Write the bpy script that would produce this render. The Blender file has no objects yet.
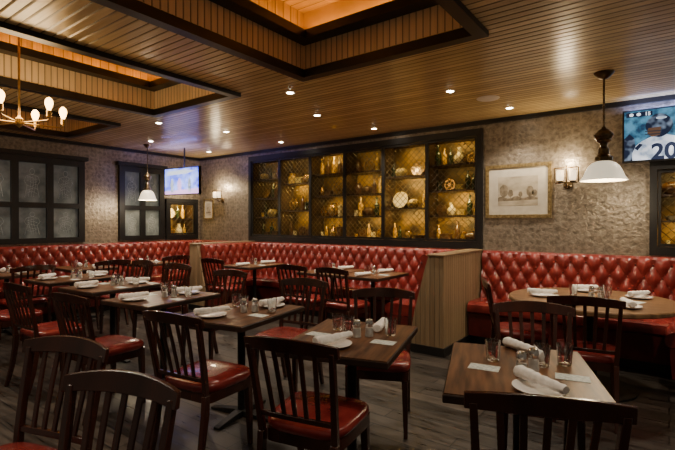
import bpy, bmesh, math, random
from mathutils import Vector, Matrix
random.seed(7)
scene = bpy.context.scene
COL = scene.collection
pi = math.pi

# ---------------------------------------------------------------- materials
def nt(name):
    m = bpy.data.materials.new(name); m.use_nodes = True
    n = m.node_tree; b = n.nodes['Principled BSDF']
    return m, n, b

def setp(b, color=None, rough=None, metal=None, spec=None, emis=None, estr=None, trans=None, coat=None):
    if color is not None: b.inputs['Base Color'].default_value = (*color, 1)
    if rough is not None: b.inputs['Roughness'].default_value = rough
    if metal is not None: b.inputs['Metallic'].default_value = metal
    if spec is not None: b.inputs['Specular IOR Level'].default_value = spec
    if emis is not None: b.inputs['Emission Color'].default_value = (*emis, 1)
    if estr is not None: b.inputs['Emission Strength'].default_value = estr
    if trans is not None: b.inputs['Transmission Weight'].default_value = trans
    if coat is not None: b.inputs['Coat Weight'].default_value = coat

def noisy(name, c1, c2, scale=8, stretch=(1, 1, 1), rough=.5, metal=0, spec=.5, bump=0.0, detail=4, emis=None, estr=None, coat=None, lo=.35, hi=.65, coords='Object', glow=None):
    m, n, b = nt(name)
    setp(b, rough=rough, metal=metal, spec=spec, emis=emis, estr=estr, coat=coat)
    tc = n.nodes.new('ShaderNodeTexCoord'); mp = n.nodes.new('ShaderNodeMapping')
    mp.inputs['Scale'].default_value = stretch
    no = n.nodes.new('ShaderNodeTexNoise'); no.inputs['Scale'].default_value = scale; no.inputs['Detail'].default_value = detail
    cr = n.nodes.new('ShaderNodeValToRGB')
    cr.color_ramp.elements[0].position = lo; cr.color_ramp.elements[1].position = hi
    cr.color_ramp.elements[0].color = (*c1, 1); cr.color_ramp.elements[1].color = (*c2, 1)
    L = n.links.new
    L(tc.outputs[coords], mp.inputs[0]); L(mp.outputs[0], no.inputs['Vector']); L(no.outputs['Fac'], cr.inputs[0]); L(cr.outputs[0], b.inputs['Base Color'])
    if glow:
        L(cr.outputs[0], b.inputs['Emission Color']); b.inputs['Emission Strength'].default_value = glow
    if bump:
        bu = n.nodes.new('ShaderNodeBump'); bu.inputs['Strength'].default_value = bump; bu.inputs['Distance'].default_value = .01
        L(no.outputs['Fac'], bu.inputs['Height']); L(bu.outputs[0], b.inputs['Normal'])
    return m

def beadboard(name, axis, pitch, c1, c2, rough=.4, groove=.12, spec=.5):
    """boards repeating along the world axis, with grooves, tone variation and grain"""
    m, n, b = nt(name); L = n.links.new
    setp(b, rough=rough, spec=spec)
    g = n.nodes.new('ShaderNodeNewGeometry'); s = n.nodes.new('ShaderNodeSeparateXYZ'); L(g.outputs['Position'], s.inputs[0])
    d = n.nodes.new('ShaderNodeMath'); d.operation = 'DIVIDE'; L(s.outputs[axis], d.inputs[0]); d.inputs[1].default_value = pitch
    fr = n.nodes.new('ShaderNodeMath'); fr.operation = 'FRACT'; L(d.outputs[0], fr.inputs[0])
    fl = n.nodes.new('ShaderNodeMath'); fl.operation = 'FLOOR'; L(d.outputs[0], fl.inputs[0])
    wn = n.nodes.new('ShaderNodeTexWhiteNoise'); wn.noise_dimensions = '1D'; L(fl.outputs[0], wn.inputs['W'])
    mp = n.nodes.new('ShaderNodeMapping'); sc = [1.5, 1.5, 1.5]; sc[{'X': 0, 'Y': 1, 'Z': 2}[axis]] = 20
    mp.inputs['Scale'].default_value = sc; L(g.outputs['Position'], mp.inputs[0])
    no = n.nodes.new('ShaderNodeTexNoise'); no.inputs['Scale'].default_value = 2; no.inputs['Detail'].default_value = 5; L(mp.outputs[0], no.inputs['Vector'])
    ad = n.nodes.new('ShaderNodeMath'); ad.operation = 'MULTIPLY_ADD'; L(wn.outputs['Value'], ad.inputs[0]); ad.inputs[1].default_value = .45
    sb = n.nodes.new('ShaderNodeMath'); sb.operation = 'SUBTRACT'; L(no.outputs['Fac'], sb.inputs[0]); sb.inputs[1].default_value = .2
    L(sb.outputs[0], ad.inputs[2])
    mx = n.nodes.new('ShaderNodeMix'); mx.data_type = 'RGBA'; L(ad.outputs[0], mx.inputs[0])
    mx.inputs[6].default_value = (*c1, 1); mx.inputs[7].default_value = (*c2, 1)
    cr = n.nodes.new('ShaderNodeValToRGB'); e = cr.color_ramp.elements
    e[0].position = 0; e[0].color = (.05, .05, .05, 1); e[1].position = groove; e[1].color = (1, 1, 1, 1)
    L(fr.outputs[0], cr.inputs[0])
    mu = n.nodes.new('ShaderNodeMix'); mu.data_type = 'RGBA'; mu.blend_type = 'MULTIPLY'; mu.inputs[0].default_value = 1
    L(mx.outputs[2], mu.inputs[6]); L(cr.outputs[0], mu.inputs[7]); L(mu.outputs[2], b.inputs['Base Color'])
    bu = n.nodes.new('ShaderNodeBump'); bu.inputs['Strength'].default_value = .8; bu.inputs['Distance'].default_value = .008
    L(cr.outputs[0], bu.inputs['Height']); L(bu.outputs[0], b.inputs['Normal'])
    return m

def emissive(name, col, strength):
    m, n, b = nt(name); setp(b, color=col, emis=col, estr=strength, rough=.4)
    return m

def wallpaper(name):
    """small regular embossed cells on slightly metallic warm taupe"""
    m, n, b = nt(name); L = n.links.new; setp(b, rough=.33, spec=.5, metal=.45)
    g = n.nodes.new('ShaderNodeNewGeometry')
    v = n.nodes.new('ShaderNodeTexVoronoi'); v.inputs['Scale'].default_value = 15; v.inputs['Randomness'].default_value = .6
    L(g.outputs['Position'], v.inputs['Vector'])
    no = n.nodes.new('ShaderNodeTexNoise'); no.inputs['Scale'].default_value = 26; no.inputs['Detail'].default_value = 4; no.inputs['Distortion'].default_value = .8
    L(g.outputs['Position'], no.inputs['Vector'])
    a = n.nodes.new('ShaderNodeMath'); a.operation = 'MULTIPLY_ADD'; L(v.outputs['Distance'], a.inputs[0]); a.inputs[1].default_value = .45; L(no.outputs['Fac'], a.inputs[2])
    cr = n.nodes.new('ShaderNodeValToRGB'); e = cr.color_ramp.elements
    e[0].position = .45; e[0].color = (.18, .148, .112, 1); e[1].position = .95; e[1].color = (.40, .34, .265, 1)
    L(a.outputs[0], cr.inputs[0]); L(cr.outputs[0], b.inputs['Base Color'])
    bu = n.nodes.new('ShaderNodeBump'); bu.inputs['Strength'].default_value = .6; bu.inputs['Distance'].default_value = .011
    L(a.outputs[0], bu.inputs['Height']); L(bu.outputs[0], b.inputs['Normal'])
    return m

def floor_mat():
    m, n, b = nt('dark_plank_floor'); L = n.links.new; setp(b, rough=.34, spec=.45)
    g = n.nodes.new('ShaderNodeNewGeometry')
    mp = n.nodes.new('ShaderNodeMapping'); L(g.outputs['Position'], mp.inputs[0])
    br = n.nodes.new('ShaderNodeTexBrick'); L(mp.outputs[0], br.inputs['Vector'])
    br.inputs['Scale'].default_value = 1; br.inputs['Brick Width'].default_value = 1.1; br.inputs['Row Height'].default_value = .14
    br.inputs['Mortar Size'].default_value = .005; br.inputs['Color1'].default_value = (.014, .012, .0105, 1); br.inputs['Color2'].default_value = (.070, .059, .051, 1)
    br.inputs['Mortar'].default_value = (.001, .001, .001, 1)
    m2 = n.nodes.new('ShaderNodeMapping'); m2.inputs['Scale'].default_value = (1.6, 12, 1); L(g.outputs['Position'], m2.inputs[0])
    no = n.nodes.new('ShaderNodeTexNoise'); no.inputs['Scale'].default_value = 2.2; no.inputs['Detail'].default_value = 8; no.inputs['Roughness'].default_value = .65; L(m2.outputs[0], no.inputs['Vector'])
    cr = n.nodes.new('ShaderNodeValToRGB'); e = cr.color_ramp.elements; e[0].position = .34; e[0].color = (.35, .33, .31, 1); e[1].position = .66; e[1].color = (1.5, 1.44, 1.36, 1)
    L(no.outputs['Fac'], cr.inputs[0])
    mu = n.nodes.new('ShaderNodeMix'); mu.data_type = 'RGBA'; mu.blend_type = 'MULTIPLY'; mu.inputs[0].default_value = 1
    L(br.outputs['Color'], mu.inputs[6]); L(cr.outputs[0], mu.inputs[7]); L(mu.outputs[2], b.inputs['Base Color'])
    rr = n.nodes.new('ShaderNodeMapRange'); rr.inputs[1].default_value = .35; rr.inputs[2].default_value = .65; rr.inputs[3].default_value = .27; rr.inputs[4].default_value = .46
    L(no.outputs['Fac'], rr.inputs[0]); L(rr.outputs[0], b.inputs['Roughness'])
    iv = n.nodes.new('ShaderNodeMath'); iv.operation = 'MULTIPLY_ADD'; L(br.outputs['Fac'], iv.inputs[0]); iv.inputs[1].default_value = -1.5; L(no.outputs['Fac'], iv.inputs[2])
    bu = n.nodes.new('ShaderNodeBump'); bu.inputs['Strength'].default_value = .35; bu.inputs['Distance'].default_value = .004
    L(iv.outputs[0], bu.inputs['Height']); L(bu.outputs[0], b.inputs['Normal'])
    return m

M_ceil = beadboard('amber_beadboard_ceiling', 'Y', .07, (.42, .30, .125), (.92, .70, .33), rough=.27, groove=.26, spec=.75)
M_coffx = beadboard('beadboard_coffer_x', 'X', .055, (.62, .48, .28), (.9, .72, .46), rough=.5, groove=.24)
M_coffy = beadboard('beadboard_coffer_y', 'Y', .055, (.62, .48, .28), (.9, .72, .46), rough=.5, groove=.24)
M_cofftop = beadboard('beadboard_coffer_top', 'Y', .09, (.22, .13, .035), (.62, .38, .11), rough=.45)
M_divy = beadboard('tan_panel_y', 'Y', .055, (.18, .12, .065), (.35, .25, .145), rough=.45)
M_divx = beadboard('tan_panel_x', 'X', .055, (.18, .12, .065), (.35, .25, .145), rough=.45)
M_tan = noisy('tan_cap_wood', (.14, .09, .05), (.26, .18, .10), 4, (1, 1, 8), .45)
M_wall = wallpaper('embossed_wallpaper')
M_floor = floor_mat()
M_black = noisy('black_painted_wood', (.006, .006, .007), (.013, .012, .011), 6, rough=.4)
M_iron = noisy('black_cast_iron', (.01, .01, .01), (.02, .019, .018), 30, rough=.5, metal=.5)
M_wood = noisy('mahogany_wood', (.018, .0055, .0035), (.055, .0165, .0095), 5, (1, 1, .25), .23, spec=.5, coat=.18)
M_table = noisy('walnut_table_top', (.052, .021, .0095), (.18, .083, .036), 3.5, (9, 1, 1), .36, spec=.25, detail=7)
M_edge = noisy('walnut_table_edge', (.012, .006, .004), (.035, .017, .010), 6, rough=.5, spec=.3)
M_rtable = noisy('light_round_table_top', (.10, .052, .024), (.23, .13, .062), 4, (1, 7, 1), .38, spec=.28)
M_red = noisy('red_leather', (.150, .016, .014), (.265, .034, .028), 9, rough=.30, bump=.12, coat=.18)
M_redseat = noisy('red_vinyl_seat', (.145, .014, .013), (.25, .030, .025), 9, rough=.27, bump=.08, coat=.2)
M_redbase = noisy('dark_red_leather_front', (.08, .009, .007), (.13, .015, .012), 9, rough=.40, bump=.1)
M_button = noisy('red_button', (.05, .006, .005), (.09, .01, .008), 20, rough=.4)
M_white = noisy('white_linen', (.74, .71, .66), (.90, .87, .83), 40, rough=.8, bump=.3)
M_china = noisy('white_china', (.84, .82, .79), (.9, .88, .85), 10, rough=.15)
M_card = noisy('pale_paper_card', (.46, .51, .48), (.66, .70, .66), 60, rough=.6, lo=.45, hi=.55)
M_etch = noisy('etched_pale_line', (.28, .31, .30), (.44, .47, .45), 60, rough=.6, glow=.08)
M_chrome = noisy('shaker_chrome', (.55, .53, .5), (.75, .73, .7), 20, rough=.2, metal=1)
M_brass = noisy('aged_brass', (.45, .28, .09), (.72, .48, .18), 20, rough=.28, metal=1)
M_dbrass = noisy('dark_bronze', (.08, .055, .03), (.20, .14, .07), 20, rough=.3, metal=.9)
M_gold = noisy('gold_frame', (.24, .17, .07), (.50, .38, .18), 30, rough=.35, metal=.7, bump=.3)
M_wire = noisy('wire_mesh_metal', (.06, .045, .018), (.14, .10, .04), 20, rough=.4, metal=.4)
M_cabback = noisy('amber_glow_cabinet_back', (.035, .018, .004), (.42, .25, .045), 2.0, (1, 1, 1.2), .5, lo=.42, hi=.64)  # backlit glow painted into the panel as amber patches over dark
M_shelf = noisy('dark_shelf_wood', (.025, .014, .007), (.06, .032, .015), 5, rough=.4)
M_trimw = noisy('white_metal_trim', (.65, .6, .5), (.75, .7, .6), 10, rough=.4)
M_down = emissive('downlight_lens', (1, .90, .72), 40)
M_bulb = emissive('candle_bulb_glow', (1, .56, .18), 14)
M_opal = emissive('opal_glass', (1, .88, .66), .8)
M_sglass = emissive('sconce_glass', (1, .76, .46), 2.6)
m, n, b = nt('clear_glass'); setp(b, color=(.9, .92, .92), rough=.04, trans=1.0); b.inputs['IOR'].default_value = 1.45; M_glass = m
M_pane = noisy('frosted_pane', (.085, .102, .100), (.19, .21, .20), 6, rough=.4, detail=12, lo=.36, hi=.64, glow=.13)  # faint emission added to the glass, as if lit from behind
M_print = noisy('sepia_landscape_print', (.34, .29, .21), (.56, .49, .37), 5, (1, 1, 1.6), .7, detail=12, lo=.36, hi=.6)
M_ink = noisy('sepia_ink', (.14, .11, .07), (.32, .26, .18), 20, rough=.8, detail=8)
M_mat = noisy('cream_picture_mat', (.56, .51, .41), (.64, .59, .48), 12, rough=.8)
BOT = [noisy('amber_glass_bottle', (.45, .25, .03), (.80, .52, .10), 8, rough=.15, coat=.4),
       noisy('dark_green_bottle', (.012, .024, .01), (.035, .05, .018), 8, rough=.12, coat=.4),
       noisy('brown_stoneware', (.05, .022, .008), (.12, .055, .02), 8, rough=.3),
       noisy('cream_stoneware', (.55, .46, .26), (.72, .62, .38), 8, rough=.35),
       noisy('polished_copper', (.5, .29, .08), (.68, .45, .14), 8, rough=.25, metal=.8),
       noisy('golden_wicker', (.24, .17, .035), (.60, .43, .11), 40, rough=.6, bump=.5)]

# ---------------------------------------------------------------- geometry helpers
def box(bm, x0, x1, y0, y1, z0, z1, M=None):
    vs = [bm.verts.new((x, y, z)) for z in (z0, z1) for y in (y0, y1) for x in (x0, x1)]
    for f in ((0, 2, 3, 1), (4, 5, 7, 6), (0, 1, 5, 4), (2, 6, 7, 3), (0, 4, 6, 2), (1, 3, 7, 5)):
        bm.faces.new([vs[i] for i in f])
    if M is not None:
        bmesh.ops.transform(bm, matrix=M, verts=vs)
    return vs

def loops(bm, rings, cap0=True, cap1=True, closed=True):
    R = [[bm.verts.new(p) for p in r] for r in rings]
    k = len(R[0])
    for a, b_ in zip(R[:-1], R[1:]):
        for i in range(k if closed else k - 1):
            j = (i + 1) % k
            bm.faces.new((a[i], a[j], b_[j], b_[i]))
    if cap0: bm.faces.new(list(reversed(R[0])))
    if cap1: bm.faces.new(R[-1])
    return R

def lathe(bm, prof, seg=16, M=None, rib=0):
    M = M or Matrix.Identity(4)
    rings = []
    for r, z in prof:
        r = max(r, .0004)
        rings.append([M @ Vector(((r + (rib if i % 2 else 0)) * math.cos(2 * pi * i / seg), (r + (rib if i % 2 else 0)) * math.sin(2 * pi * i / seg), z)) for i in range(seg)])
    loops(bm, rings)

def tube(bm, pts, r, seg=8):
    pts = [Vector(p) for p in pts]; rings = []
    rs = r if isinstance(r, (list, tuple)) else [r] * len(pts)
    for i, p in enumerate(pts):
        t = (pts[min(i + 1, len(pts) - 1)] - pts[max(i - 1, 0)]).normalized()
        ref = Vector((0, 0, 1)) if abs(t.z) < .9 else Vector((1, 0, 0))
        a = t.cross(ref).normalized(); c = a.cross(t).normalized()
        rings.append([p + rs[i] * (a * math.cos(2 * pi * k / seg) + c * math.sin(2 * pi * k / seg)) for k in range(seg)])
    loops(bm, rings)

def bar(bm, p0, p1, w0, d0, w1, d1):
    r = []
    for p, w, d in ((p0, w0, d0), (p1, w1, d1)):
        r.append([Vector((p[0] + sx * w / 2, p[1] + sy * d / 2, p[2])) for sx, sy in ((-1, -1), (1, -1), (1, 1), (-1, 1))])
    loops(bm, r)

def mk(name, bm, mat, parent=None, bevel=0, smooth=True, loc=None, kind=None, label=None):
    bmesh.ops.recalc_face_normals(bm, faces=bm.faces)
    me = bpy.data.meshes.new(name); bm.to_mesh(me); bm.free()
    me.materials.append(mat)
    if smooth:
        for p in me.polygons: p.use_smooth = True
        me.set_sharp_from_angle(angle=math.radians(38))
    o = bpy.data.objects.new(name, me); COL.objects.link(o)
    if parent: o.parent = parent
    if loc: o.location = loc
    if bevel:
        md = o.modifiers.new('bevel', 'BEVEL'); md.width = bevel; md.segments = 2; md.limit_method = 'ANGLE'
    if kind: o['kind'] = kind
    if label: o['label'] = label
    return o

def empty(name, label, cat, loc=(0, 0, 0), rz=0, group=None):
    o = bpy.data.objects.new(name, None); o.empty_display_size = .1; COL.objects.link(o)
    o.location = loc; o.rotation_euler = (0, 0, rz); o['label'] = label; o['category'] = cat
    if group: o['group'] = group
    return o

def children_rec(o): return [c for c in bpy.data.objects if c.parent is o]

def clone(src, kids, loc, rz=0, label=None, rot=None):
    n = src.copy(); COL.objects.link(n); n.location = loc
    n.rotation_euler = rot if rot else (0, 0, rz)
    if label: n['label'] = label
    for c, sub in kids:
        k = c.copy(); COL.objects.link(k); k.parent = n
        for s2 in sub:
            q = s2.copy(); COL.objects.link(q); q.parent = k
    return n

def kidtree(o): return [(c, children_rec(c)) for c in children_rec(o)]

def NB(): return bmesh.new()

def cells(u0, u1, v0, v1, holes):
    us = sorted({u0, u1, *[h[0] for h in holes], *[h[1] for h in holes]})
    vs = sorted({v0, v1, *[h[2] for h in holes], *[h[3] for h in holes]})
    out = []
    for a, b_ in zip(us[:-1], us[1:]):
        if a < u0 or b_ > u1: continue
        for c, d in zip(vs[:-1], vs[1:]):
            if c < v0 or d > v1: continue
            cu, cv = (a + b_) / 2, (c + d) / 2
            if any(h[0] < cu < h[1] and h[2] < cv < h[3] for h in holes): continue
            out.append((a, b_, c, d))
    return out

def area(name, loc, rot, sx, sy, energy, color, parent=None):
    l = bpy.data.lights.new(name, 'AREA'); l.shape = 'RECTANGLE'; l.size = sx; l.size_y = sy; l.energy = energy; l.color = color
    o = bpy.data.objects.new(name, l); COL.objects.link(o); o.location = loc; o.rotation_euler = rot
    if parent: o.parent = parent
    return o
def spot(name, loc, energy, color, ang=110, blend=.8, rot=(0, 0, 0), parent=None, size=.06):
    l = bpy.data.lights.new(name, 'SPOT'); l.energy = energy; l.color = color; l.spot_size = math.radians(ang); l.spot_blend = blend; l.shadow_soft_size = size
    o = bpy.data.objects.new(name, l); COL.objects.link(o); o.location = loc; o.rotation_euler = rot
    if parent: o.parent = parent
    return o
def point(name, loc, energy, color, size=.03, parent=None):
    l = bpy.data.lights.new(name, 'POINT'); l.energy = energy; l.color = color; l.shadow_soft_size = size
    o = bpy.data.objects.new(name, l); COL.objects.link(o); o.location = loc
    if parent: o.parent = parent
    return o

# ---------------------------------------------------------------- room shell
YW, XL, ZC = 5.67, -7.65, 2.68
X1, Y0 = 2.2, -1.6
bm = NB(); box(bm, XL - .2, X1, Y0, YW + .2, -.1, 0); mk('floor', bm, M_floor, kind='structure', smooth=False)

CAB = (-6.13, -1.94, 1.11, 2.53)
CAB2 = (-.13, 1.6, 1.11, 1.97)
NIC = (4.93, 5.55, 1.12, 1.80)
bm = NB()
for a, b_, c, d in cells(XL - .12, X1, 0, ZC, [CAB, CAB2]): box(bm, a, b_, YW, YW + .12, c, d)
mk('wall_back', bm, M_wall, kind='structure', smooth=False)
bm = NB()
for a, b_, c, d in cells(Y0, YW, 0, ZC, [NIC]): box(bm, XL - .12, XL, a, b_, c, d)
mk('wall_left', bm, M_wall, kind='structure', smooth=False)

COF = [(-2.55, -1.05, .3, 2.96), (-4.85, -3.5, .3, 2.96), (-7.1, -5.8, .3, 2.96)]
bm = NB()
for a, b_, c, d in cells(XL - .12, X1, Y0, YW + .12, COF): box(bm, a, b_, c, d, ZC, ZC + .04)
mk('ceiling', bm, M_ceil, kind='structure', smooth=False)
ti = 1
ZT = 3.20
for ci, (a, b_, c, d) in enumerate(COF):
    for nm, mat_, bx in (('x', M_coffx, [(a, b_, d, d + .03), (a, b_, c - .03, c)]), ('y', M_coffy, [(a - .03, a, c, d), (b_, b_ + .03, c, d)])):
        bm = NB()
        for q in bx: box(bm, *q, ZC + .04, 2.95)
        mk('trim_%d' % ti, bm, mat_, kind='structure', smooth=False); ti += 1
    bm = NB()
    for q in cells(a - .07, b_ + .07, c - .07, d + .07, [(a + .015, b_ - .015, c + .015, d - .015)]): box(bm, *q, ZC - .04, ZC - .0005)
    for q in cells(a, b_, c, d, [(a + .015, b_ - .015, c + .015, d - .015)]): box(bm, *q, ZC - .0005, ZC + .03)
    mk('trim_%d' % ti, bm, M_black, kind='structure', smooth=False); ti += 1
    bm = NB()
    for q in cells(a, b_, c, d, [(a + .12, b_ - .12, c + .12, d - .12)]): box(bm, *q, 2.92, 2.99)
    mk('trim_%d' % ti, bm, M_black, kind='structure', smooth=False); ti += 1
    bm = NB()
    box(bm, a - .02, b_ + .02, c - .02, d + .02, ZT, ZT + .04)
    for q in cells(a - .05, b_ + .05, c - .05, d + .05, [(a, b_, c, d)]): box(bm, *q, 2.95, ZT)
    mk('trim_%d' % ti, bm, M_cofftop, kind='structure', smooth=False); ti += 1
    bm = NB(); g1, g2 = .32, .38
    for q in cells(a + g1, b_ - g1, c + g1, d - g1, [(a + g2, b_ - g2, c + g2, d - g2)]): box(bm, *q, ZT - .04, ZT)
    mk('trim_%d' % ti, bm, M_black, kind='structure', smooth=False); ti += 1
    w = b_ - a; l = d - c; cx, cy = (a + b_) / 2, (c + d) / 2
    AMB = (1, .44, .06); kk = 4.0 if ci == 2 else 2.8
    area('cove_light', (cx, d - .06, 3.0), (pi, 0, 0), w - .2, .05, 1.3 * kk, AMB)
    area('cove_light', (a + .06, cy, 3.0), (pi, 0, 0), .05, l - .2, 2.0 * kk, AMB)
    area('cove_light', (b_ - .06, cy, 3.0), (pi, 0, 0), .05, l - .2, 2.0 * kk, AMB)

bm = NB(); box(bm, XL, X1, YW - .04, YW, ZC - .05, ZC); mk('trim_%d' % ti, bm, M_black, kind='structure', smooth=False); ti += 1
bm = NB(); box(bm, XL, XL + .04, Y0, YW - .04, ZC - .05, ZC); mk('trim_%d' % ti, bm, M_black, kind='structure', smooth=False); ti += 1

# ---------------------------------------------------------------- windows (dark shutters with frosted panes)
def window(idx, y0, y1, z0, z1, cols):
    bm = NB(); holes = []; sw = .095
    pw = (y1 - y0 - sw * (cols + 1)) / cols; zm = z0 + (z1 - z0) * .44
    for i in range(cols):
        a = y0 + sw + i * (pw + sw)
        holes += [(a, a + pw, z0 + .08, zm - .04), (a, a + pw, zm + .04, z1 - .10)]
    for a, b_, c, d in cells(y0, y1, z0, z1, holes): box(bm, XL + .0, XL + .06, a, b_, c, d)
    box(bm, XL, XL + .10, y0 - .04, y1 + .04, z1, z1 + .06)
    w = mk('window_%d' % idx, bm, M_black, kind='structure', smooth=False)
    for h in holes:
        bm = NB(); box(bm, XL + .005, XL + .02, *h)
        cy, cz = (h[0] + h[1]) / 2, (h[2] + h[3]) / 2
        p_ = mk('pane', bm, M_pane, parent=w, smooth=False)
        bm = NB(); ry, rz = (h[1] - h[0]) * .30, (h[3] - h[2]) * .38
        ph = random.uniform(0, 6); X_ = XL + .0215; r_ = .0026
        tube(bm, [(X_, cy + ry * .30 * math.cos(t), cz + rz * .74 + rz * .2 * math.sin(t)) for t in [2 * pi * k / 12 for k in range(13)]], r_, 4)
        tube(bm, [(X_, cy + s_ * ry, cz + z_ * rz) for s_, z_ in ((-.9, -1), (-.6, -.2), (-.95, .1), (-.7, .42), (-.2, .52), (.2, .52), (.7, .42), (.95, .1), (.6, -.2), (.85, -1))], r_, 4)
        for q in range(5):
            z_ = .3 - q * .24
            tube(bm, [(X_, cy + ry * (-.6 + 1.2 * t), cz + rz * (z_ + .08 * math.sin(5 * t + ph + q * 1.3))) for t in [k / 8 for k in range(9)]], r_ * .7, 4)
        for q in (-.3, 0, .3):
            tube(bm, [(X_, cy + ry * (q + .15 * math.sin(4 * t + ph)), cz + rz * (.45 - 1.4 * t)) for t in [k / 10 for k in range(11)]], r_ * .7, 4)
        mk('etched_drawing', bm, M_etch, parent=w)
window(1, 1.95, 3.42, 1.08, 2.38, 3)
window(2, 3.99, 4.84, 1.08, 2.38, 2)

# ---------------------------------------------------------------- display cabinets
def build_items():
    src = {}
    def fin(kind, bm):
        me = bpy.data.meshes.new(kind); bmesh.ops.recalc_face_normals(bm, faces=bm.faces); bm.to_mesh(me); bm.free()
        for p in me.polygons: p.use_smooth = True
        me.set_sharp_from_angle(angle=math.radians(40))
        src[kind] = me
    def reg(kind, prof, M=None, seg=14):
        bm = NB(); lathe(bm, prof, seg, M); fin(kind, bm)
    reg('bottle', [(0, 0), (.036, 0), (.038, .01), (.038, .15), (.03, .185), (.013, .21), (.013, .262), (.016, .264), (.016, .275), (0, .275)])
    reg('jar', [(0, 0), (.055, 0), (.075, .03), (.078, .12), (.055, .165), (.06, .18), (.06, .2), (0, .2)])
    reg('jug', [(0, 0), (.06, 0), (.085, .05), (.08, .12), (.035, .18), (.03, .22), (.038, .24), (0, .24)])
    reg('bowl', [(0, 0), (.04, 0), (.045, .01), (.10, .07), (.105, .075), (.095, .075), (.04, .02), (0, .018)])
    reg('keg', [(0, -.11), (.065, -.11), (.085, -.04), (.088, 0), (.085, .04), (.065, .11), (0, .11)], Matrix.Translation((0, 0, .0885)) @ Matrix.Rotation(pi / 2, 4, 'Y'), 18)
    reg('basket', [(0, 0), (.07, 0), (.105, .05), (.11, .09), (.09, .13), (.055, .155), (0, .16)], None, 18)
    reg('plate', [(0, 0), (.06, 0), (.11, .012), (.112, .016), (.06, .006), (0, .006)], Matrix.Translation((0, .03, .1095)) @ Matrix.Rotation(math.radians(75), 4, 'X'), 20)
    reg('glass', [(0, 0), (.03, 0), (.034, .1), (.031, .1), (.027, .006), (0, .006)])
    reg('canister', [(0, 0), (.05, 0), (.05, .15), (.054, .152), (.054, .172), (.03, .18), (.012, .184), (.012, .2), (0, .2)])
    bm = NB(); box(bm, -.07, .07, -.05, .05, 0, .085); box(bm, -.073, .073, -.053, .053, .0855, .105); fin('wooden_box', bm)
    # spoked gear wheel standing upright
    bm = NB(); T_ = 32; R0 = .105; C = Vector((0, 0, R0))
    def ring(rfun, y): return [C + Vector((rfun(i) * math.cos(2 * pi * (i + .5) / T_), y, rfun(i) * math.sin(2 * pi * (i + .5) / T_))) for i in range(T_)]
    ro = lambda i: R0 if (i // 2) % 2 == 0 else R0 * .90
    ri = lambda i: R0 * .70
    rr = [ring(ro, -.012), ring(ro, .012), ring(ri, .012), ring(ri, -.012), ring(ro, -.012)]
    loops(bm, rr, False, False)
    for k in range(3):
        Mx = Matrix.Translation(C) @ Matrix.Rotation(k * pi / 3, 4, 'Y'); box(bm, -R0 * .72, R0 * .72, -.008, .008, -.009, .009, Mx)
    lathe(bm, [(0, -.018), (.024, -.018), (.024, .018), (0, .018)], 14, Matrix.Translation(C) @ Matrix.Rotation(pi / 2, 4, 'X'))
    bmesh.ops.remove_doubles(bm, verts=bm.verts, dist=.00001)
    fin('gear_wheel', bm)
    return src
ITEM = build_items()
HW = {'bottle': .040, 'jar': .080, 'jug': .087, 'bowl': .107, 'keg': .112, 'basket': .112, 'plate': .113, 'glass': .036, 'canister': .055, 'wooden_box': .074, 'gear_wheel': .107}
MATN = {'amber_glass_bottle': 'amber glass', 'dark_green_bottle': 'dark green glass', 'brown_stoneware': 'brown', 'cream_stoneware': 'cream', 'polished_copper': 'polished copper', 'golden_wicker': 'golden wicker'}
ALLOW = {'bottle': [0, 0, 1, 1, 2], 'jar': [2, 3, 0, 4], 'jug': [2, 3, 4], 'bowl': [2, 3, 4], 'keg': [2, 4, 5], 'basket': [5, 5], 'plate': [3, 4, 3], 'glass': [0, 3], 'canister': [2, 3, 4, 1], 'wooden_box': [2, 5, 2], 'gear_wheel': [4, 2, 4]}
MESHV = {}
def cab_item(kind, loc, rz, scale=1, group='curios and bottles on the cabinet shelves'):
    mi = random.choice(ALLOW[kind]); key = (kind, mi)
    if key not in MESHV:
        me = ITEM[kind].copy(); me.materials.clear(); me.materials.append(BOT[mi]); MESHV[key] = me
    o = bpy.data.objects.new(kind, MESHV[key]); COL.objects.link(o); o.location = loc; o.rotation_euler = (0, 0, rz); o.scale = (scale,) * 3
    o['label'] = '%s %s standing on a lit cabinet shelf' % (MATN[BOT[mi].name], kind.replace('_', ' ')); o['category'] = kind.replace('_', ' '); o['group'] = group
    return o

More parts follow.
